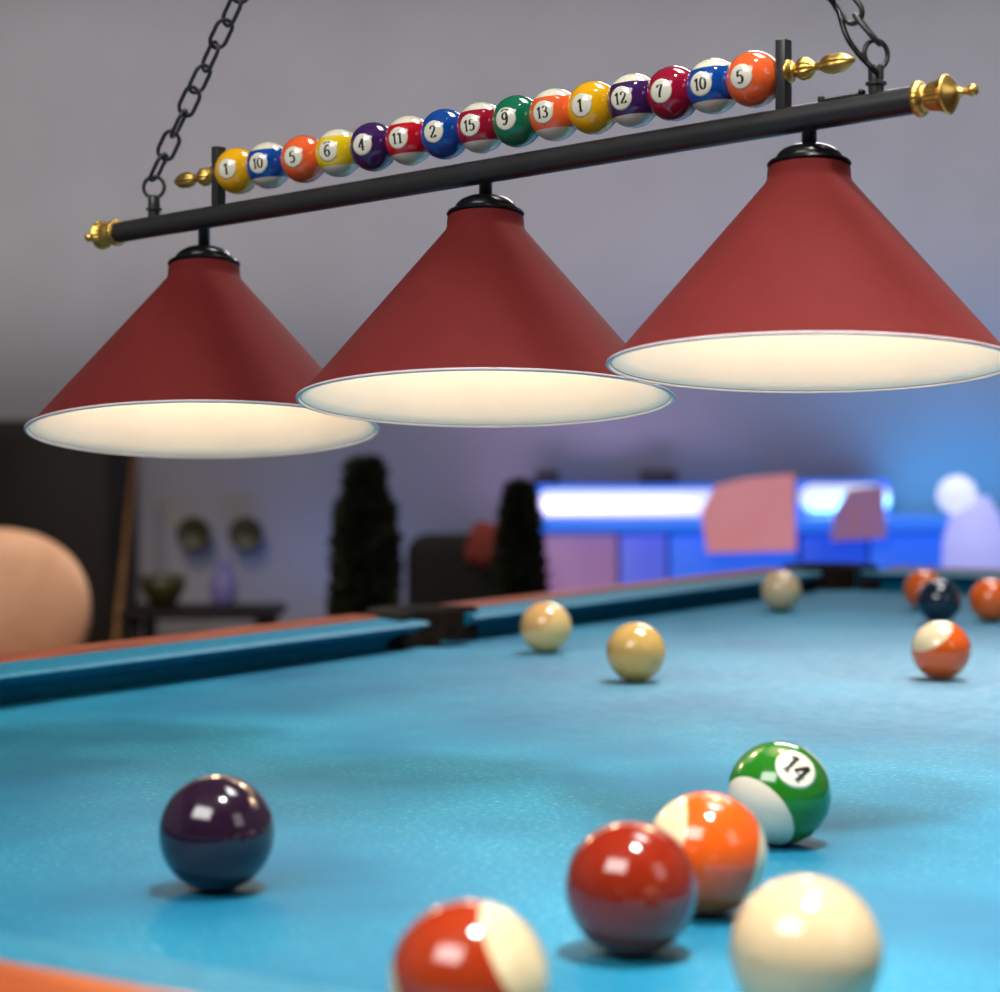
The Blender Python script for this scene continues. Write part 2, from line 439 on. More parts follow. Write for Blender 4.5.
table_ball(546, 627, 'pool_ball', 'pale peach ball close to the far left rail beside the side pocket', m_pale, (rd(30), rd(-35), 0))
table_ball(636, 652, 'pool_ball', 'sandy yellow ball in the middle distance, right of the peach ball', m_sand)
table_ball(781, 591, 'pool_ball', 'small pale cream ball at the far end near the corner pocket', m_cue)
table_ball(941, 650, 'pool_ball', 'orange ball with a cream upper side, in front of the far right cluster', m_orangeS, ((-.55, -.3, .78), (1, 0, 0)))
table_ball(924, 590, 'pool_ball', 'orange ball behind the dark blue ball at the far right', m_orange)
table_ball(939, 601, 'pool_ball', 'dark blue ball between the two far right orange balls', m_dark)
table_ball(991, 600, 'pool_ball', 'orange ball cut off by the right edge of the picture', m_orange)

# ------------------------------------------------------------------ hanging lamp
def iz(px): return 0.7407 + (px - 495) * 2.9e-4
def lp(px, py): return at(px, py, 1 / iz(px))
BL, BRt = lp(118, 232.5), lp(917, 99.5)
BAX = (BRt - BL).normalized()
def on_bar(px):      # point of the bar axis seen at column px
    k = (px - 500) / F
    t = (k * BL.y - BL.x) / ((BRt.x - BL.x) - k * (BRt.y - BL.y))
    return BL.lerp(BRt, t)
UPL = Vector((0, 0, 1)); UPL = (UPL - BAX * UPL.dot(BAX)).normalized()
lamp_at = on_bar(500)
lamp = thing('pool_table_lamp', 'hanging bar lamp with three wine red cone shades and a row of pool balls', 'pendant lamp', T(lamp_at))
BRAD = 0.0082
BARM = frame(BL, BAX, UPL); BLEN = (BRt - BL).length
link('bar', lathe([(0, 0), (BRAD, 0), (BRAD, BLEN), (0, BLEN)], 48), M_black, lamp, BARM, smooth='auto')
b = BRAD
cap_prof = [(0, -.1 * b), (1.12 * b, -.1 * b), (1.24 * b, .05 * b, .05, 22), (1.24 * b, .35 * b, .05, 22), (1.05 * b, .55 * b), (.86 * b, .7 * b), (.84 * b, .85 * b), (.92 * b, 1.0 * b, .06, 20), (.96 * b, 1.3 * b, .08, 20), (1.02 * b, 1.7 * b, .08, 20), (1.14 * b, 2.0 * b, .06, 20),
            (1.36 * b, 2.22 * b), (1.42 * b, 2.3 * b), (1.42 * b, 2.38 * b), (1.3 * b, 2.5 * b), (1.08 * b, 2.68 * b), (.74 * b, 2.92 * b), (.46 * b, 3.14 * b), (.3 * b, 3.36 * b), (.22 * b, 3.7 * b), (.27 * b, 3.85 * b)]
cap_prof += [(.44 * b * math.sin(a), 4.2 * b - .44 * b * math.cos(a)) for a in [rd(x) for x in (40, 60, 80, 100, 120, 140, 160, 180)]]
link('end_cap', lathe(cap_prof, 80), M_gold, lamp, frame(BRt, BAX, UPL))
link('end_cap', lathe(cap_prof, 80), M_gold, lamp, frame(BL, -BAX, UPL))

# shades
TILT = Vector((0, .1236, .992)).normalized()   # up axis of the shades
RS = 0.1276; HS = 0.1262
def shade_unit(px, pyr, d_rim, sc, hs, tilt):
    RS = .1262; HS = hs; tt = math.tan(rd(tilt))
    ax = Vector(((px - 500) / F * tt, tt, 1)); ax.normalize()
    rim = at(px, pyr, d_rim); M = frame(rim, ax, Vector((0, 1, 0))) @ Matrix.Scale(sc, 4)
    # outer skin, open below
    t = .0012
    rn = .0262
    outer = [(RS - .0006, .0012), (RS - .002, .0035), (RS - .006, .0075)] + [(RS - .006 - (RS - .006 - .0282) * k / 10, .0075 + (HS - .0115 - .0075) * k / 10) for k in range(1, 11)] + \
            [(.0272, HS - .0098), (.0266, HS - .0075), (.0264, HS - .004), (rn, HS - .0015), (rn - .0014, HS), (.008, HS + .0003)]
    skin = outer + [(.008, HS - t), (rn - t * 1.5, HS - t * 1.5), (.0264 - t, HS - .0045), (.0272 - t, HS - .0105)] + [(r - t, z - t * .6) for r, z in outer[12:0:-1]] + [(RS - .0016, .0012)]
    sh = link('lamp_shade', lathe(skin, 128, close=True), M_red, lamp, M, smooth='auto')
    lin_prof = [(RS - .0009, .0009)] + [(r - t * 1.6, z - t * .8) for r, z in outer[1:13]] + [(.0262 - t, HS - .0105), (.0248, HS - .0045), (.008, HS - .003)]
    lin2 = lin_prof + [(r + .0002, z + .0003) for r, z in reversed(lin_prof)]
    link('shade_lining', lathe(lin_prof, 128), M_lining, sh, M)
    ringp = [(RS + .0006 + .0013 * math.cos(a), .0008 + .0011 * math.sin(a)) for a in [2 * PI * i / 12 for i in range(12)]]
    link('rolled_rim', lathe(ringp, 128, close=True), M_rim, sh, M)
    # cap and stem
    z0 = HS
    cap = [(.0, z0 + .0002), (.0262, z0 + .0002), (.0268, z0 + .0012), (.0262, z0 + .0026), (.0235, z0 + .0034), (.0225, z0 + .004)] + \
          [(.0215 * math.cos(a), z0 + .0042 + .0105 * math.sin(a)) for a in [rd(x) for x in range(0, 80, 9)]] + [(.0042, z0 + .0142)]
    c = link('shade_cap', lathe(cap + [(0, z0 + .0142)], 64), M_gloss, lamp, M, smooth='auto')
    top = M @ Vector((0, 0, z0 + .013))
    bp = on_bar(px); bp = bp - UPL * (BRAD * .6)
    zz = (bp - top); 
    link('stem', lathe([(0, 0), (.0046, 0), (.0046, zz.length), (0, zz.length)], 24), M_stem, lamp, frame(top, zz, Vector((0, 1, 0))), smooth='auto')
    # socket and bulb
    sk = link('bulb_socket', lathe([(0, HS - .003), (.016, HS - .003), (.016, HS - .028), (.013, HS - .032), (0, HS - .032)], 32), M_gloss, sh, M, smooth='auto')
    br = .017; zc = HS - .057
    bulb = [(.0105, HS - .031), (.0115, HS - .038)] + [(br * math.sin(a), zc + br * math.cos(a)) for a in [rd(x) for x in range(45, 181, 11)]] + [(0, zc - br)]
    link('light_bulb', lathe(bulb, 32), M_bulb, sh, M)
    L = bpy.data.lights.new('bulb_light', 'POINT'); L.energy = BULB_W; L.color = (1, .71, .46); L.shadow_soft_size = .022
    o = bpy.data.objects.new('bulb_light', L); COL.objects.link(o); o.location = M @ Vector((0, 0, zc - .03))
    return M
BULB_W = .53
for px, py, sc, hs, tilt in ((204, 432.5, 1.042, .1250, 8.3), (485.5, 401.5, 1, .1285, 7.0), (809, 366.5, .953, .1285, 5.6)):
    shade_unit(px, py, 1 / iz(px), sc, hs, tilt)

# row of balls on a rod between two posts
RB = 0.0173
row = ['1', '10', '5', '6', '4', '11', '2', '15', '9', '13', '1', '12', '7', '10', '5']
xs = [237.7, 269, 304, 339, 373.5, 409.5, 445, 481.5, 517.5, 555, 593.5, 633.5, 673.5, 713.6, 754]
YEL, BLU, ORA, PUR, CRI, RED, GRN = (255, 184, 8), (8, 74, 160), (250, 104, 48), (64, 30, 92), (160, 14, 50), (204, 14, 32), (10, 118, 80)
rc = {'1': (YEL, 0), '10': (BLU, 1), '5': (ORA, 0), '6': ((246, 208, 20), 1), '4': (PUR, 0), '11': (RED, 1), '2': (BLU, 0), '15': ((166, 14, 46), 1), '9': (GRN, 0), '13': (ORA, 1), '12': (PUR, 1), '7': (CRI, 0)}
cname = {'1': 'yellow', '10': 'blue striped', '5': 'orange', '6': 'yellow striped', '4': 'purple', '11': 'red striped', '2': 'blue', '15': 'dark red striped', '9': 'green', '13': 'orange striped', '12': 'purple striped', '7': 'crimson'}
A0, A1 = lp(237.7, 171), lp(754, 79.5)
RAX = (A1 - A0).normalized()
rmat = {}
for k, (tx, px) in enumerate(zip(row, xs)):
    kk = (px - 500) / F
    c = A0.lerp(A1, (kk * A0.y - A0.x) / ((A1.x - A0.x) - kk * (A1.y - A0.y)))
    camv = (Vector((0, 0, CZ)) - c); az = math.atan2(camv.x, -camv.y)      # 0 = towards -y
    a = az - rd(30)
    cd = Vector((math.sin(a), -math.cos(a), .0))
    if tx not in rmat: rmat[tx] = ball_mat('row_ball_%s' % cname[tx].replace(' ', '_'), rc[tx][0], RB * .60 if rc[tx][1] else None, 0.1)
    M = T(c) @ Matrix.Rotation(rd(-4.5), 4, 'Y')
    me = sphere(RB)
    o = link('pool_ball_ornament', me, rmat[tx], lamp, M); o['label'] = '%s ball marked %s' % (cname[tx], tx)
    number_on(o, M, RB, cd, tx, .5 if len(tx) == 1 else .46, .46, mark=tx in '69')
link('ball_rod', tube([A0 - RAX * .03, A1 + RAX * .03], .003, 12), M_black, lamp)
def post(px, ytop, off):
    c = on_bar(px); top = lp(px, ytop); h = (top - c).length
    M = frame(c, Vector((0, 0, 1)), Vector((0, 1, 0)))
    ang = math.atan2(BAX.y, BAX.x)
    M = T(c) @ RZ(ang)
    link('post', boxm((0, 0, h / 2), (.0068, .0088, h), .0006), M_black, lamp, M, smooth='auto')
    return c, h
post(218.5, 147, 0); post(783.5, 40, 0)
f = .0073
fin = [(0, 0), (f * .98, 0), (f * 1.0, f * .12), (f * .92, f * .28), (f * .62, f * .45), (f * .5, f * .62), (f * .55, f * .78), (f * .72, f * 1.0, .08, 12), (f * .9, f * 1.4, .1, 12), (f * .86, f * 1.8, .1, 12), (f * .6, f * 2.2, .08, 12), (f * .34, f * 2.5), (f * .3, f * 2.7), (f * .4, f * 2.8), (f * .32, f * 2.95)]
L0 = f * 2.95; LL = f * 3.3
for i in range(1, 15):
    t = i / 14; r = f * (.34 + .46 * math.sin(PI * min(1, t * 1.25) ** .9)) if t < .55 else f * .78 * (1 - ((t - .55) / .45) ** 1.6)
    fin.append((max(r, 0), L0 + LL * t, .09 * (1 - t * .6), 9))
fin[-1] = (0, L0 + LL)
pL, pR = lp(218.5, 174.5), lp(783.5, 72.5)
link('finial', lathe(fin, 72), M_gold, lamp, frame(pR + RAX * .0034, RAX, UPL))
link('finial', lathe(fin, 72), M_gold, lamp, frame(pL - RAX * .0034, -RAX, UPL))
# little plate with two screws on top of the bar
pc = on_bar(842) + UPL * BRAD
link('wiring_plate', boxm((0, 0, 0), (.026, .007, .0016), .0004), M_black, lamp, T(pc + UPL * .0002) @ Matrix((BAX, UPL.cross(BAX), UPL)).transposed().to_4x4(), smooth='auto')
for s in (-1, 1):
    link('screw', lathe([(0, -.001), (.0022, -.001), (.0022, .0018), (.0016, .0026), (0, .0028)], 16), M_gloss, lamp, frame(pc + BAX * .0135 * s + UPL * .0005, UPL))
# eyelets
HOOK = at(455, -463, 1.35)
def stadium(L, W, r, n=8):
    pts = []; s = L / 2 - W / 2
    for i in range(n + 1): a = -PI / 2 + PI * i / n; pts.append(Vector((W / 2 * math.cos(a), 0, 0)) + Vector((0, 0, 0)))
    pts = []
    for i in range(n + 1):
        a = PI * i / n; pts.append(Vector((W / 2 * math.cos(a), 0, s + W / 2 * math.sin(a))))
    for i in range(n + 1):
        a = PI + PI * i / n; pts.append(Vector((W / 2 * math.cos(a), 0, -s + W / 2 * math.sin(a))))
    return pts
link_me = None
def eyelet(px, yaw):
    c = on_bar(px) + Vector((0, 0, 1)) * BRAD * .9; M = T(c)
    e = link('eyelet', lathe([(0, 0), (.0046, 0), (.0046, .0045), (.0062, .0052), (.0062, .0068), (.0046, .0075), (.0046, .0155), (.0036, .0168), (0, .0168)], 28), M_black, lamp, M, smooth='auto')
    rc_ = Vector((0, 0, .0232)); R_ = .0083
    pts = [rc_ + Vector((R_ * math.cos(a) * math.cos(yaw), R_ * math.cos(a) * math.sin(yaw), R_ * math.sin(a))) for a in [2 * PI * i / 28 for i in range(28)]]
    link('ring', tube(pts, .0015, 10, closed=True), M_black, e, M)
    return c + rc_ + Vector((0, 0, R_))
def chain(p0, twist0, seq=None):
    global link_me
    d = (HOOK - p0); n = int(d.length / .0198); d.normalize()
    ch = bpy.data.objects.new('chain', None); COL.objects.link(ch); ch.parent = lamp; ch.empty_display_size = .01
    ch.matrix_basis = wm(lamp).inverted() @ T(p0); WORLD[ch.name] = T(p0)
    ch['label'] = 'black steel suspension chain'
    if link_me is None:
        bm = tube(stadium(.0238, .0128, .0014), .0016, 10, closed=True)
        link_me = bpy.data.meshes.new('chain_link'); bm.to_mesh(link_me); bm.free(); link_me.materials.append(M_black)
        for p in link_me.polygons: p.use_smooth = True
    for k in range(n):
        c = p0 + d * (.0088 + k * .0198)
        base = frame(c, d, Vector((0, 1, 0)))
        tw = twist0 + (PI / 2 if k % 2 else 0) + (random.uniform(-.2, .2))
        if seq and k < len(seq): tw = seq[k]
        o = bpy.data.objects.new('chain_link', link_me); COL.objects.link(o); o.parent = ch
        M = base @ RZ(tw); o.matrix_basis = wm(ch).inverted() @ M; WORLD[o.name] = M
    return p0 + d * (.0088 + n * .0198), n
eL = eyelet(154, rd(-8)); eR = eyelet(876, rd(25))
chain(eL, 0, [rd(80), rd(0), rd(88), rd(-10), rd(50), rd(-45), rd(40), rd(-35), rd(20)])
chain(eR, rd(30), [rd(70), rd(-40), rd(40)])
# power cord wound through the right chain
pts = []
st = on_bar(876) + Vector((0, 0, .018)); d = (HOOK - eR)
for i in range(90):
    t = i / 89; a = t * 34 + 2.4
    base = st.lerp(HOOK, t); w = .0075 * min(1, t * 8)
    pts.append(base + Vector((math.cos(a) * w - .001 * math.sin(min(1, t * 8) * PI), math.sin(a) * w * .7 - .006, 0)))
link('power_cord', tube(pts, .0017, 8), M_gloss, lamp)
link('ceiling_rod', tube([HOOK, Vector((HOOK.x, HOOK.y, ROOM_H - .02))], .005, 14), M_black, lamp)
link('canopy', lathe([(0, ROOM_H), (.06, ROOM_H), (.06, ROOM_H - .008), (.05, ROOM_H - .02), (.012, ROOM_H - .032), (0, ROOM_H - .032)], 40), M_black, lamp, T(HOOK.x, HOOK.y, 0), smooth='auto')

# ------------------------------------------------------------------ far side of the room
M_led = mat('white_tube_glass', (240, 245, 255), 0.3, emit=(205, 218, 252), estr=.95)
M_ledw = mat('warm_tube_glass', (250, 248, 240), 0.3, emit=(225, 228, 230), estr=.95)
M_bluelit = mat('blue_backlit_acrylic', (30, 110, 230), 0.3, emit=(40, 108, 232), estr=.85)
M_panelP = mat('lilac_backlit_panel', (150, 110, 150), 0.4, emit=(142, 104, 150), estr=.75); 
M_panelI = mat('indigo_backlit_panel', (80, 90, 210), 0.4, emit=(86, 100, 214), estr=.75)
M_panelB = mat('blue_backlit_panel', (30, 90, 215), 0.4, emit=(34, 98, 222), estr=.85)
M_panelD = mat('deep_blue_backlit_panel', (20, 70, 200), 0.4, emit=(24, 76, 205), estr=.8)
M_counter = mat('lilac_laminate', (150, 100, 160), 0.3); noisy(M_counter, (142, 92, 152), (158, 108, 168), 12)
M_salmon = mat('salmon_board', (205, 128, 132), 0.6, emit=(198, 130, 138), estr=.7); noisy(M_salmon, (196, 110, 96), (214, 142, 160), 5)  # glow added in place of light falling on the board
M_plum = mat('plum_board', (150, 110, 140), 0.6, emit=(150, 108, 145), estr=.5); noisy(M_plum, (170, 110, 100), (130, 110, 180), 18, stretch=(6, 1, .5))  # also given an added glow, as little light reaches it
M_darkleaf = mat('dark_foliage', (30, 36, 18), 0.7); noisy(M_darkleaf, (24, 30, 14), (44, 48, 22), 8)
M_bark = mat('dark_bark', (40, 30, 20), 0.9); noisy(M_bark, (34, 25, 16), (48, 36, 24), 30)
M_pot = mat('charcoal_pot', (30, 28, 27), 0.6); noisy(M_pot, (26, 24, 23), (34, 32, 31), 20)
M_sofa = mat('charcoal_upholstery', (20, 19, 16), 0.9); noisy(M_sofa, (18, 17, 14), (24, 22, 19), 60)
M_cushred = mat('brick_red_fabric', (140, 56, 46), 0.85); noisy(M_cushred, (132, 52, 42), (146, 60, 50), 60)
M_tan = mat('tan_leather', (196, 152, 122), 0.6); noisy(M_tan, (188, 144, 114), (204, 160, 130), 8)
M_cab = mat('dark_walnut', (26, 19, 14), 0.6, spec=.3); noisy(M_cab, (21, 15, 11), (32, 23, 17), 7, stretch=(1, 1, .15))
M_olive = mat('olive_glaze', (66, 62, 28), 0.4); noisy(M_olive, (58, 54, 24), (76, 70, 34), 14)
M_lav = mat('lavender_glaze', (130, 124, 190), 0.35); noisy(M_lav, (124, 118, 184), (138, 132, 200), 14)
M_cue = mat('honey_cue_wood', (132, 92, 50), 0.45); noisy(M_cue, (124, 86, 46), (140, 98, 54), 20)
M_lavshade = mat('lavender_lamp_fabric', (190, 186, 240), 0.6, emit=(170, 176, 250), estr=.8)
M_globe = mat('globe_glass', (240, 240, 255), 0.3, emit=(205, 215, 250), estr=1.0)

# strip lights hanging in front of the back wall
def strip_light(x0, x1, y0, y1, d, glass, label, halo_trim):
    c = at((x0 + x1) / 2, (y0 + y1) / 2, d); Lh = (x1 - x0) / 2 / F * d; r = (y1 - y0) / 2 / F * d
    t = thing('strip_light', label, 'light fixture', T(c), 'glowing lights along the back wall')
    prof = []
    rr = r * .8; ll = Lh * .97
    prof = [(rr * math.sin(a), -ll + rr - rr * math.cos(a)) for a in [rd(x) for x in range(0, 91, 15)]] + [(rr * math.sin(a), ll - rr - rr * math.cos(a)) for a in [rd(x) for x in range(90, 181, 15)]]
    link('glass_tube', lathe(prof, 28), glass, t, T(c) @ Matrix.Rotation(PI / 2, 4, 'Y'))
    bm = bmesh.new(); box(bm, (0, r * .9, 0), (2 * Lh, r * .5, 2.1 * r), None, r * .2)
    link('halo_housing', bm, halo_trim, t, T(c), smooth='auto')  # glowing blue trim stands in for the halo round the tube
    link('wall_bracket', boxm((0, (ROOM_Y1 - c.y) / 2 + r * .45, 0), (Lh * .8, ROOM_Y1 - c.y - r * .9, r * .8)), M_pot, t, T(c), smooth=False)
    for s in (-.86, .25) if x1 - x0 > 150 else ():
        link('gear_box', boxm((s * Lh, r * .9, r * 1.45), (Lh * .36 if s > 0 else Lh * .24, r * 1.0, r * .8), r * .2), M_pot, t, T(c), smooth='auto')
strip_light(533, 735, 486, 522, 5.86, M_led, 'long white and blue glowing strip light above the lilac bar panel', M_bluelit)
strip_light(798, 892, 481, 515, 5.86, M_ledw, 'short warm white strip light right of the salmon board', M_bluelit)

# lit bar counter
CD = 5.15
cw0, cw1 = at(540, 500, CD).x, 1.9
ctop = at(600, 531, CD).z
ctr = thing('bar_counter', 'bar counter with glowing lilac and blue front panels along the back', 'bar counter', T((cw0 + cw1) / 2, CD + .25, 0))
link('carcass', boxm(((cw0 + cw1) / 2, CD + .27, ctop / 2), (cw1 - cw0, .46, ctop - .01)), M_cab, ctr, smooth=False)
link('worktop', boxm(((cw0 + cw1) / 2, CD + .25, ctop + .012), (cw1 - cw0 + .04, .56, .03), .006), M_bluelit, ctr, smooth='auto')
px_edges = [(542, 618, M_panelP), (620, 668, M_panelI), (670, 800, M_panelB), (802, 870, M_panelD), (872, 1010, M_panelB), (1012, 1130, M_panelD)]
for a, b_, mm in px_edges:
    xa, xb = (a - 500) / F * CD, (b_ - 500) / F * CD
    link('front_panel', boxm(((xa + xb) / 2, CD + .03, ctop / 2 + .02), (xb - xa - .004, .02, ctop - .06), .003), mm, ctr, smooth='auto')
xa, xb = (545 - 500) / F * CD, 1.0
# things on the counter
TOPZ = ctop + .0275
YB = 460 - (TOPZ - CZ) * F / 5.35
def board(pts, d, th, m, label, name='menu_board'):
    base = at(*pts[0], d); bm = bmesh.new()
    P = [at(x, y, d) - base for x, y in pts]
    A = [bm.verts.new(p) for p in P]; B = [bm.verts.new(p + Vector((0, th, 0))) for p in P]
    n = len(P); bm.faces.new(A); bm.faces.new(B[::-1])
    for i in range(n): bm.faces.new((A[i], B[i], B[(i + 1) % n], A[(i + 1) % n]))
    bmesh.ops.recalc_face_normals(bm, faces=bm.faces)
    return base, bm
for pts, m_, lab, xh in (([(708, 553), (702, 512), (716, 486), (748, 478), (794, 474), (796, 551)], M_salmon, 'salmon pink slanted board hung on the bar front between two strip lights', (725, 780)),
                    ([(832, 541), (836, 512), (850, 490), (884, 485), (886, 538)], M_plum, 'small plum board hung on the bar front right of the salmon board', (848, 876))):
    BD = CD - .075
    t = thing('menu_board', lab, 'board', T(at(pts[0][0], pts[0][1], BD)))
    base, bm = board(pts, BD, .03, m_, '')
    link('board_panel', bm, m_, t, T(base), smooth=False)
    for q in xh:
        hx_ = at(q, 0, BD).x
        link('hook', tube([Vector((hx_, BD + .028, TOPZ - .03)), Vector((hx_, BD + .028, TOPZ + .006)), Vector((hx_, BD + .09, TOPZ + .006))], .003, 8), M_pot, t)
# globe lamp in front of the counter
gd = 4.75
g = at(957, 495, gd)
t = thing('globe_lamp', 'lavender lamp with a round white glowing globe at the far right', 'lamp', T(at(972, 560, gd).x, gd, 0), 'glowing lights along the back wall')
link('globe', lathe([(.047 * math.sin(a), -.047 * math.cos(a)) for a in [rd(x) for x in range(0, 181, 12)]], 32), M_globe, t, T(g))
link('lamp_body', lathe([(0, 0), (.078, .0), (.074, .08), (.056, .14), (.03, .18), (0, .182)], 36), M_lavshade, t, T(at(975, 572, gd)))
link('neck', tube([at(973, 505, gd), at(957, 500, gd)], .01, 10), M_pot, t)
link('stand', lathe([(0, 0), (.14, 0), (.14, .02), (.02, .03), (.02, 1), (0, 1)], 28).copy() if False else lathe([(0, 0), (.14, 0), (.14, .02), (.02, .03), (.02, at(0, 571, gd).z), (0, at(0, 571, gd).z)], 28), M_pot, t, T(at(975, 560, gd).x, gd, 0), smooth='auto')

# plants
def foliage(shape, n, leaf, bm=None):
    bm = bm or bmesh.new()
    for i in range(n):
        p, nrm = shape()
        d = (nrm + Vector((random.uniform(-.7, .7), random.uniform(-.7, .7), random.uniform(-.4, .9)))).normalized()
        s = d.cross(Vector((random.uniform(-1, 1), random.uniform(-1, 1), random.uniform(-1, 1)))).normalized()
        L = leaf * random.uniform(.7, 1.3); w = L * .28
        a = bm.verts.new(p); b1 = bm.verts.new(p + d * L * .5 + s * w); c = bm.verts.new(p + d * L); e = bm.verts.new(p + d * L * .5 - s * w)
        bm.faces.new((a, b1, c, e))
    return bm
def plant(px, d, pyt, widths, label, leaf=.05, n=2600, trunk=True):
    """widths: (py, half width in px) from top to bottom"""
    ps = [(at(0, y, d).z, w / F * d) for y, w in widths]
    bx = at(px, 0, d).x
    t = thing('potted_tree', label, 'potted plant', T(bx, d, 0), None)
    ztop, zbot = ps[0][0], ps[-1][0]
    def rad(z):
        for (z1, r1), (z2, r2) in zip(ps[:-1], ps[1:]):
            if z2 <= z <= z1: return r2 + (r1 - r2) * (z - z2) / (z1 - z2)
        return ps[-1][1]
    def shp():
        z = random.uniform(zbot, ztop); r = rad(z) * math.sqrt(random.uniform(.1, 1)) * .9; a = random.uniform(0, 2 * PI)
        return Vector((r * math.cos(a), r * math.sin(a), z)), Vector((math.cos(a), math.sin(a), .5))
    link('foliage', foliage(shp, n, leaf), M_darkleaf, t, T(bx, d, 0), smooth=False)
    link('trunk', tube([Vector((0, 0, .3)), Vector((0, 0, ztop - .05))], [.02, .006], 10), M_bark, t, T(bx, d, 0))
    link('pot', lathe([(0, 0), (.10, 0), (.13, .32), (.138, .33), (.138, .36), (.122, .36), (.118, .31), (0, .3)], 32), M_pot, t, T(bx, d, 0), smooth='auto')
plant(365, 4.1, 0, [(466, 6), (474, 12), (500, 15), (512, 24), (545, 28), (600, 30), (660, 34)], 'tall dark narrow tree in a pot left of the dark sofa', n=6500, leaf=.03)
plant(520, 4.1, 0, [(490, 4), (505, 9), (530, 14), (560, 17), (640, 22)], 'shorter dark potted tree beside the end of the strip light', n=4200, leaf=.03)
# sofa
sd = 4.55
sx0, sx1 = at(398, 0, sd).x, at(545, 0, sd).x
sc = (sx0 + sx1) / 2; sw = sx1 - sx0
zt = at(0, 541, sd).z
t = thing('armchair', 'low charcoal armchair between the two dark potted trees', 'armchair', T(sc, sd + .25, 0))
link('backrest', boxm((sc, sd + .45, (zt + .35) / 2), (sw, .16, zt - .35), .05, 4), M_sofa, t, smooth='auto')
link('seat', boxm((sc, sd + .18, .36), (sw - .14, .5, .2), .05, 4), M_sofa, t, smooth='auto')
for s in (-1, 1):
    link('armrest', boxm((sc + s * (sw / 2 - .04), sd + .2, .42), (.09, .6, .38), .04, 4), M_sofa, t, smooth='auto')
    for q in (-.05, .42): link('leg', lathe([(0, 0), (.015, 0), (.02, .25), (0, .25)], 14), M_cab, t, T(sc + s * (sw / 2 - .06), sd + q, 0))
def pillow(c, s, m, name, label, cat, rot=0):
    bm = bmesh.new(); bmesh.ops.create_uvsphere(bm, u_segments=32, v_segments=20, radius=1)
    for v in bm.verts:
        x, y, z = v.co
        f_ = lambda q: math.copysign(abs(q) ** .55, q)
        v.co = Vector((f_(x) * s[0], y * s[1], f_(z) * s[2]))
    o = link(name, bm, m, None, T(c) @ Matrix.Rotation(rot, 4, 'Y')); return tag(o, label, cat)
pillow(at(484, 545, sd + .3), (.042, .035, .055), M_cushred, 'throw_pillow', 'brick red pillow leaning on top of the charcoal armchair', 'pillow', .3)

# tan tub chair at far left
td = 4.5
tc_ = at(-8, 0, td).x; zt = at(0, 528, td).z; zb = at(0, 650, td).z
t = thing('tub_chair', 'tan leather tub chair with a rounded back behind the left rail', 'chair', T(tc_, td, 0))
bm = bmesh.new(); bmesh.ops.create_uvsphere(bm, u_segments=48, v_segments=28, radius=1)
hw = 110 / F * td; hh = (zt - zb) / 2 + .04
for v in bm.verts:
    x, y, z = v.co; g_ = lambda q, e: math.copysign(abs(q) ** e, q)
    v.co = Vector((g_(x, .95) * hw, y * .07 + .12 * x * x * -1, g_(z, .9) * hh))
link('backrest', bm, M_tan, t, T(tc_, td, zt - hh))
link('seat', lathe([(0, .38), (hw * .85, .38), (hw * .95, .41), (hw * .95, .47), (hw * .85, .5), (0, .51)], 40), M_tan, t, T(tc_, td - .2, 0))
for sx in (-1, 1):
    for sy in (-1, 1):
        link('leg', tube([Vector((tc_ + sx * hw * .7, td - .2 + sy * .17, 0)), Vector((tc_ + sx * hw * .55, td - .2 + sy * .14, .4))], [.012, .018], 12), M_cab, t)

# dark cabinet at far left, leaning cue
cd = 5.6
x1 = at(112, 0, cd).x
t = thing('cabinet', 'tall dark walnut cabinet against the back wall at far left', 'cabinet', T(x1 - .6, cd + .2, 0))
ht = at(0, 420, cd).z
link('carcass', boxm((x1 - .6, cd + .2, ht / 2), (1.2, .38, ht), .006), M_cab, t, smooth='auto')
for k in range(3):
    dr = link('door', boxm((x1 - .2 - .4 * k, cd, ht / 2), (.385, .02, ht - .08), .004), M_cab, t, smooth='auto')
    link('handle', tube([Vector((x1 - .36 - .4 * k, cd - .025, ht * .5)), Vector((x1 - .36 - .4 * k, cd - .025, ht * .5 + .14))], .006, 10), M_gold, dr)
p0 = at(137, 430, 5.7); p1 = at(116, 640, 5.4); p1 = p0 + (p1 - p0) * ((p0.z) / (p0.z - p1.z))
cue = tube([p1, p1.lerp(p0, .4), p0], [.014, .011, .0065], 14)
tag(link('cue_stick', cue, M_cue), 'honey coloured cue stick leaning beside the dark cabinet', 'cue stick')

# wall plaques, side table with vase and bowl
for px, lab in ((194, 'left'), (246, 'right')):
    c = at(px, 534, 5.93)
    bm = lathe([(0, -.012), (.03, -.012), (.05, 0), (.052, .006), (.046, .008), (.03, 0), (0, -.004)], 32)
    tag(link('wall_plate', bm, M_olive, None, frame(c, Vector((0, -1, 0)), Vector((0, 0, 1))) ), '%s of two round olive plates hung on the back wall' % lab, 'plate', 'olive plates on the back wall')
ts = 5.5; tz = at(0, 607, ts).z; tx = at(205, 0, ts).x
t = thing('side_table', 'small brown side table under the olive plates', 'side table', T(tx, ts, 0))
link('table_top', boxm((tx, ts, tz - .012), (.42, .3, .024), .005), M_cab, t, smooth='auto')
for sx in (-1, 1):
    for sy in (-1, 1): link('leg', tube([Vector((tx + sx * .18, ts + sy * .12, 0)), Vector((tx + sx * .17, ts + sy * .11, tz - .02))], [.012, .018], 10), M_cab, t)
v0 = at(224, 0, ts).x
tag(link('vase', lathe([(0, 0), (.024, 0), (.036, .03), (.036, .07), (.022, .10), (.018, .12), (.022, .13), (.018, .13), (.014, .118), (0, .1)], 32), M_lav, None, T(v0, ts, tz)), 'slim lavender vase on the brown side table', 'vase')
b0 = at(163, 0, ts).x
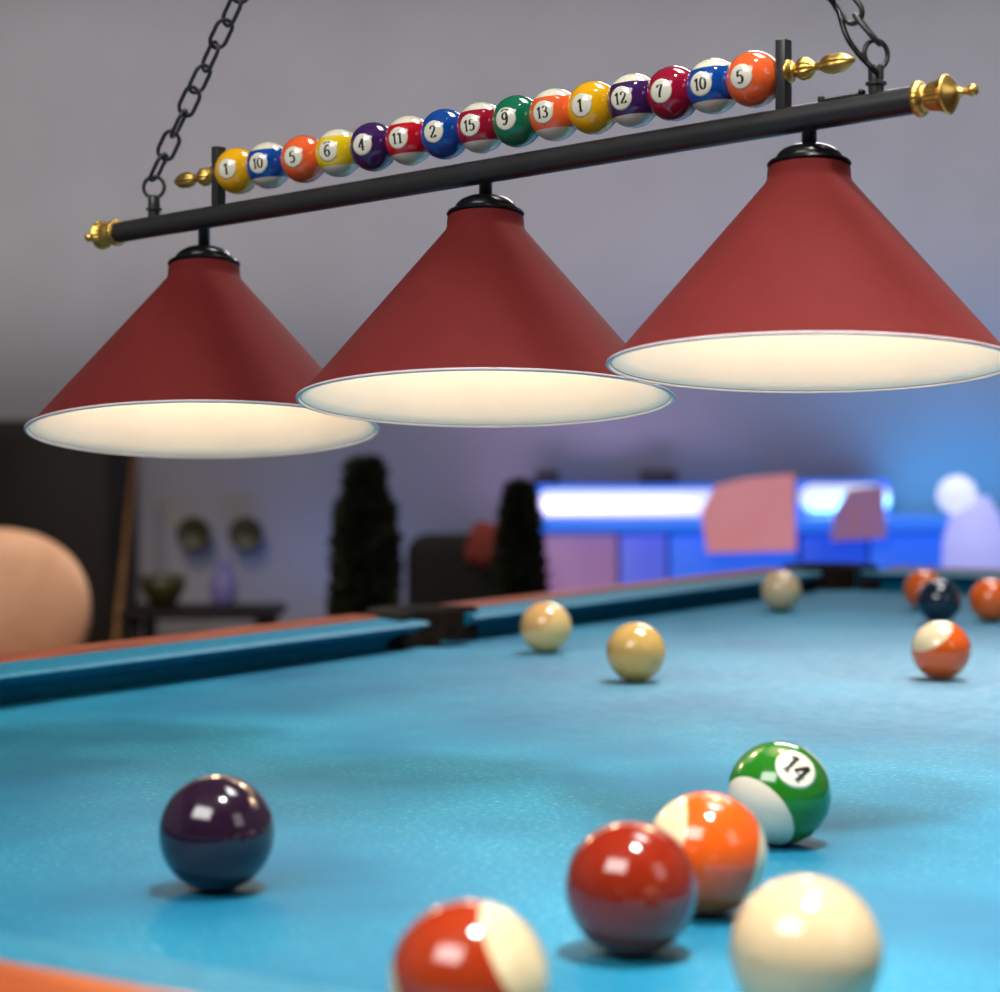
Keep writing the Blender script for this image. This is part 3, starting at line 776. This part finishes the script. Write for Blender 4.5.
tag(link('bowl', lathe([(0, 0), (.03, 0), (.06, .05), (.065, .085), (.06, .085), (.05, .05), (0, .012)], 32), M_olive, None, T(b0, ts, tz)), 'dark olive bowl on the side table left of the lavender vase', 'bowl')

# ------------------------------------------------------------------ lights
def area(name, loc, target, sx, sy, power, color=(1, 1, 1), spread=180):
    L = bpy.data.lights.new(name, 'AREA'); L.shape = 'RECTANGLE'; L.size = sx; L.size_y = sy; L.energy = power; L.color = color
    L.spread = rd(spread)
    o = bpy.data.objects.new(name, L); COL.objects.link(o)
    d = Vector(target) - Vector(loc); o.matrix_basis = frame(Vector(loc), -d, Vector((0, 0, 1)) ) if False else T(loc) @ d.to_track_quat('-Z', 'Y').to_matrix().to_4x4()
    return o
area('wall_fill', (0, 4.1, 2.70), (0, 6.0, 1.93), 5.6, 1.15, 10, (1, .985, .96), 22)  # unseen light added to brighten the upper wall
area('front_softbox', (-1.1, -.45, 2.7), (-.1, 1.4, 1.15), 1.6, 1.0, 50, (1, .98, .95))
area('side_softbox', (2.0, -.4, 2.3), (0, 1.35, 1.15), .9, 1.2, 6, (1, .98, .96))
area('back_softbox', (1.0, 4.4, 2.7), (.35, 1.6, .8), 1.2, .6, 24, (1, .97, .95))
area('table_downlight_near', (.3, .62, 3.0), (.25, .74, .78), .22, .22, 4.5, (1, .96, .9), 38)
area('table_fill_far', (.75, 1.95, 3.1), (.5, 1.8, .78), .9, .9, 9, (1, .97, .94), 50)  # unseen fill added to brighten the far cloth
area('blue_wash', (1.35, 5.74, .82), (1.38, 6.0, 1.25), .9, .05, 2.8, (.04, .40, 1), 150)
area('violet_wash', (.28, 5.74, .82), (.3, 6.0, 1.25), .6, .05, .8, (.7, .5, 1), 150)
area('blue_uplight', (-.5, 5.6, .5), (-.5, 6.0, 1.0), .5, .05, .5, (.12, .3, 1), 120)
area('warm_downlight', (-1.1, 3.6, 2.6), (-1.15, 4.5, .8), .2, .2, 6, (1, .85, .7), 70)

w = bpy.data.worlds.new('World'); S.world = w; w.use_nodes = True
w.node_tree.nodes['Background'].inputs['Color'].default_value = (.5, .52, .56, 1)
w.node_tree.nodes['Background'].inputs['Strength'].default_value = .05

# ------------------------------------------------------------------ camera
cam = bpy.data.cameras.new('camera'); co = bpy.data.objects.new('camera', cam); COL.objects.link(co)
co.location = (0, 0, CZ); co.rotation_euler = (PI / 2, 0, 0)
cam.sensor_fit = 'HORIZONTAL'; cam.sensor_width = 36; cam.lens = 72; cam.shift_y = -0.036
cam.clip_start = .02; cam.clip_end = 50
cam.dof.use_dof = True; cam.dof.focus_distance = 1.31; cam.dof.aperture_fstop = 6.2
S.camera = co
S.view_settings.view_transform = 'Standard'; S.view_settings.look = 'None'
S.view_settings.exposure = 0; S.view_settings.gamma = 1; S.view_settings.use_curve_mapping = False
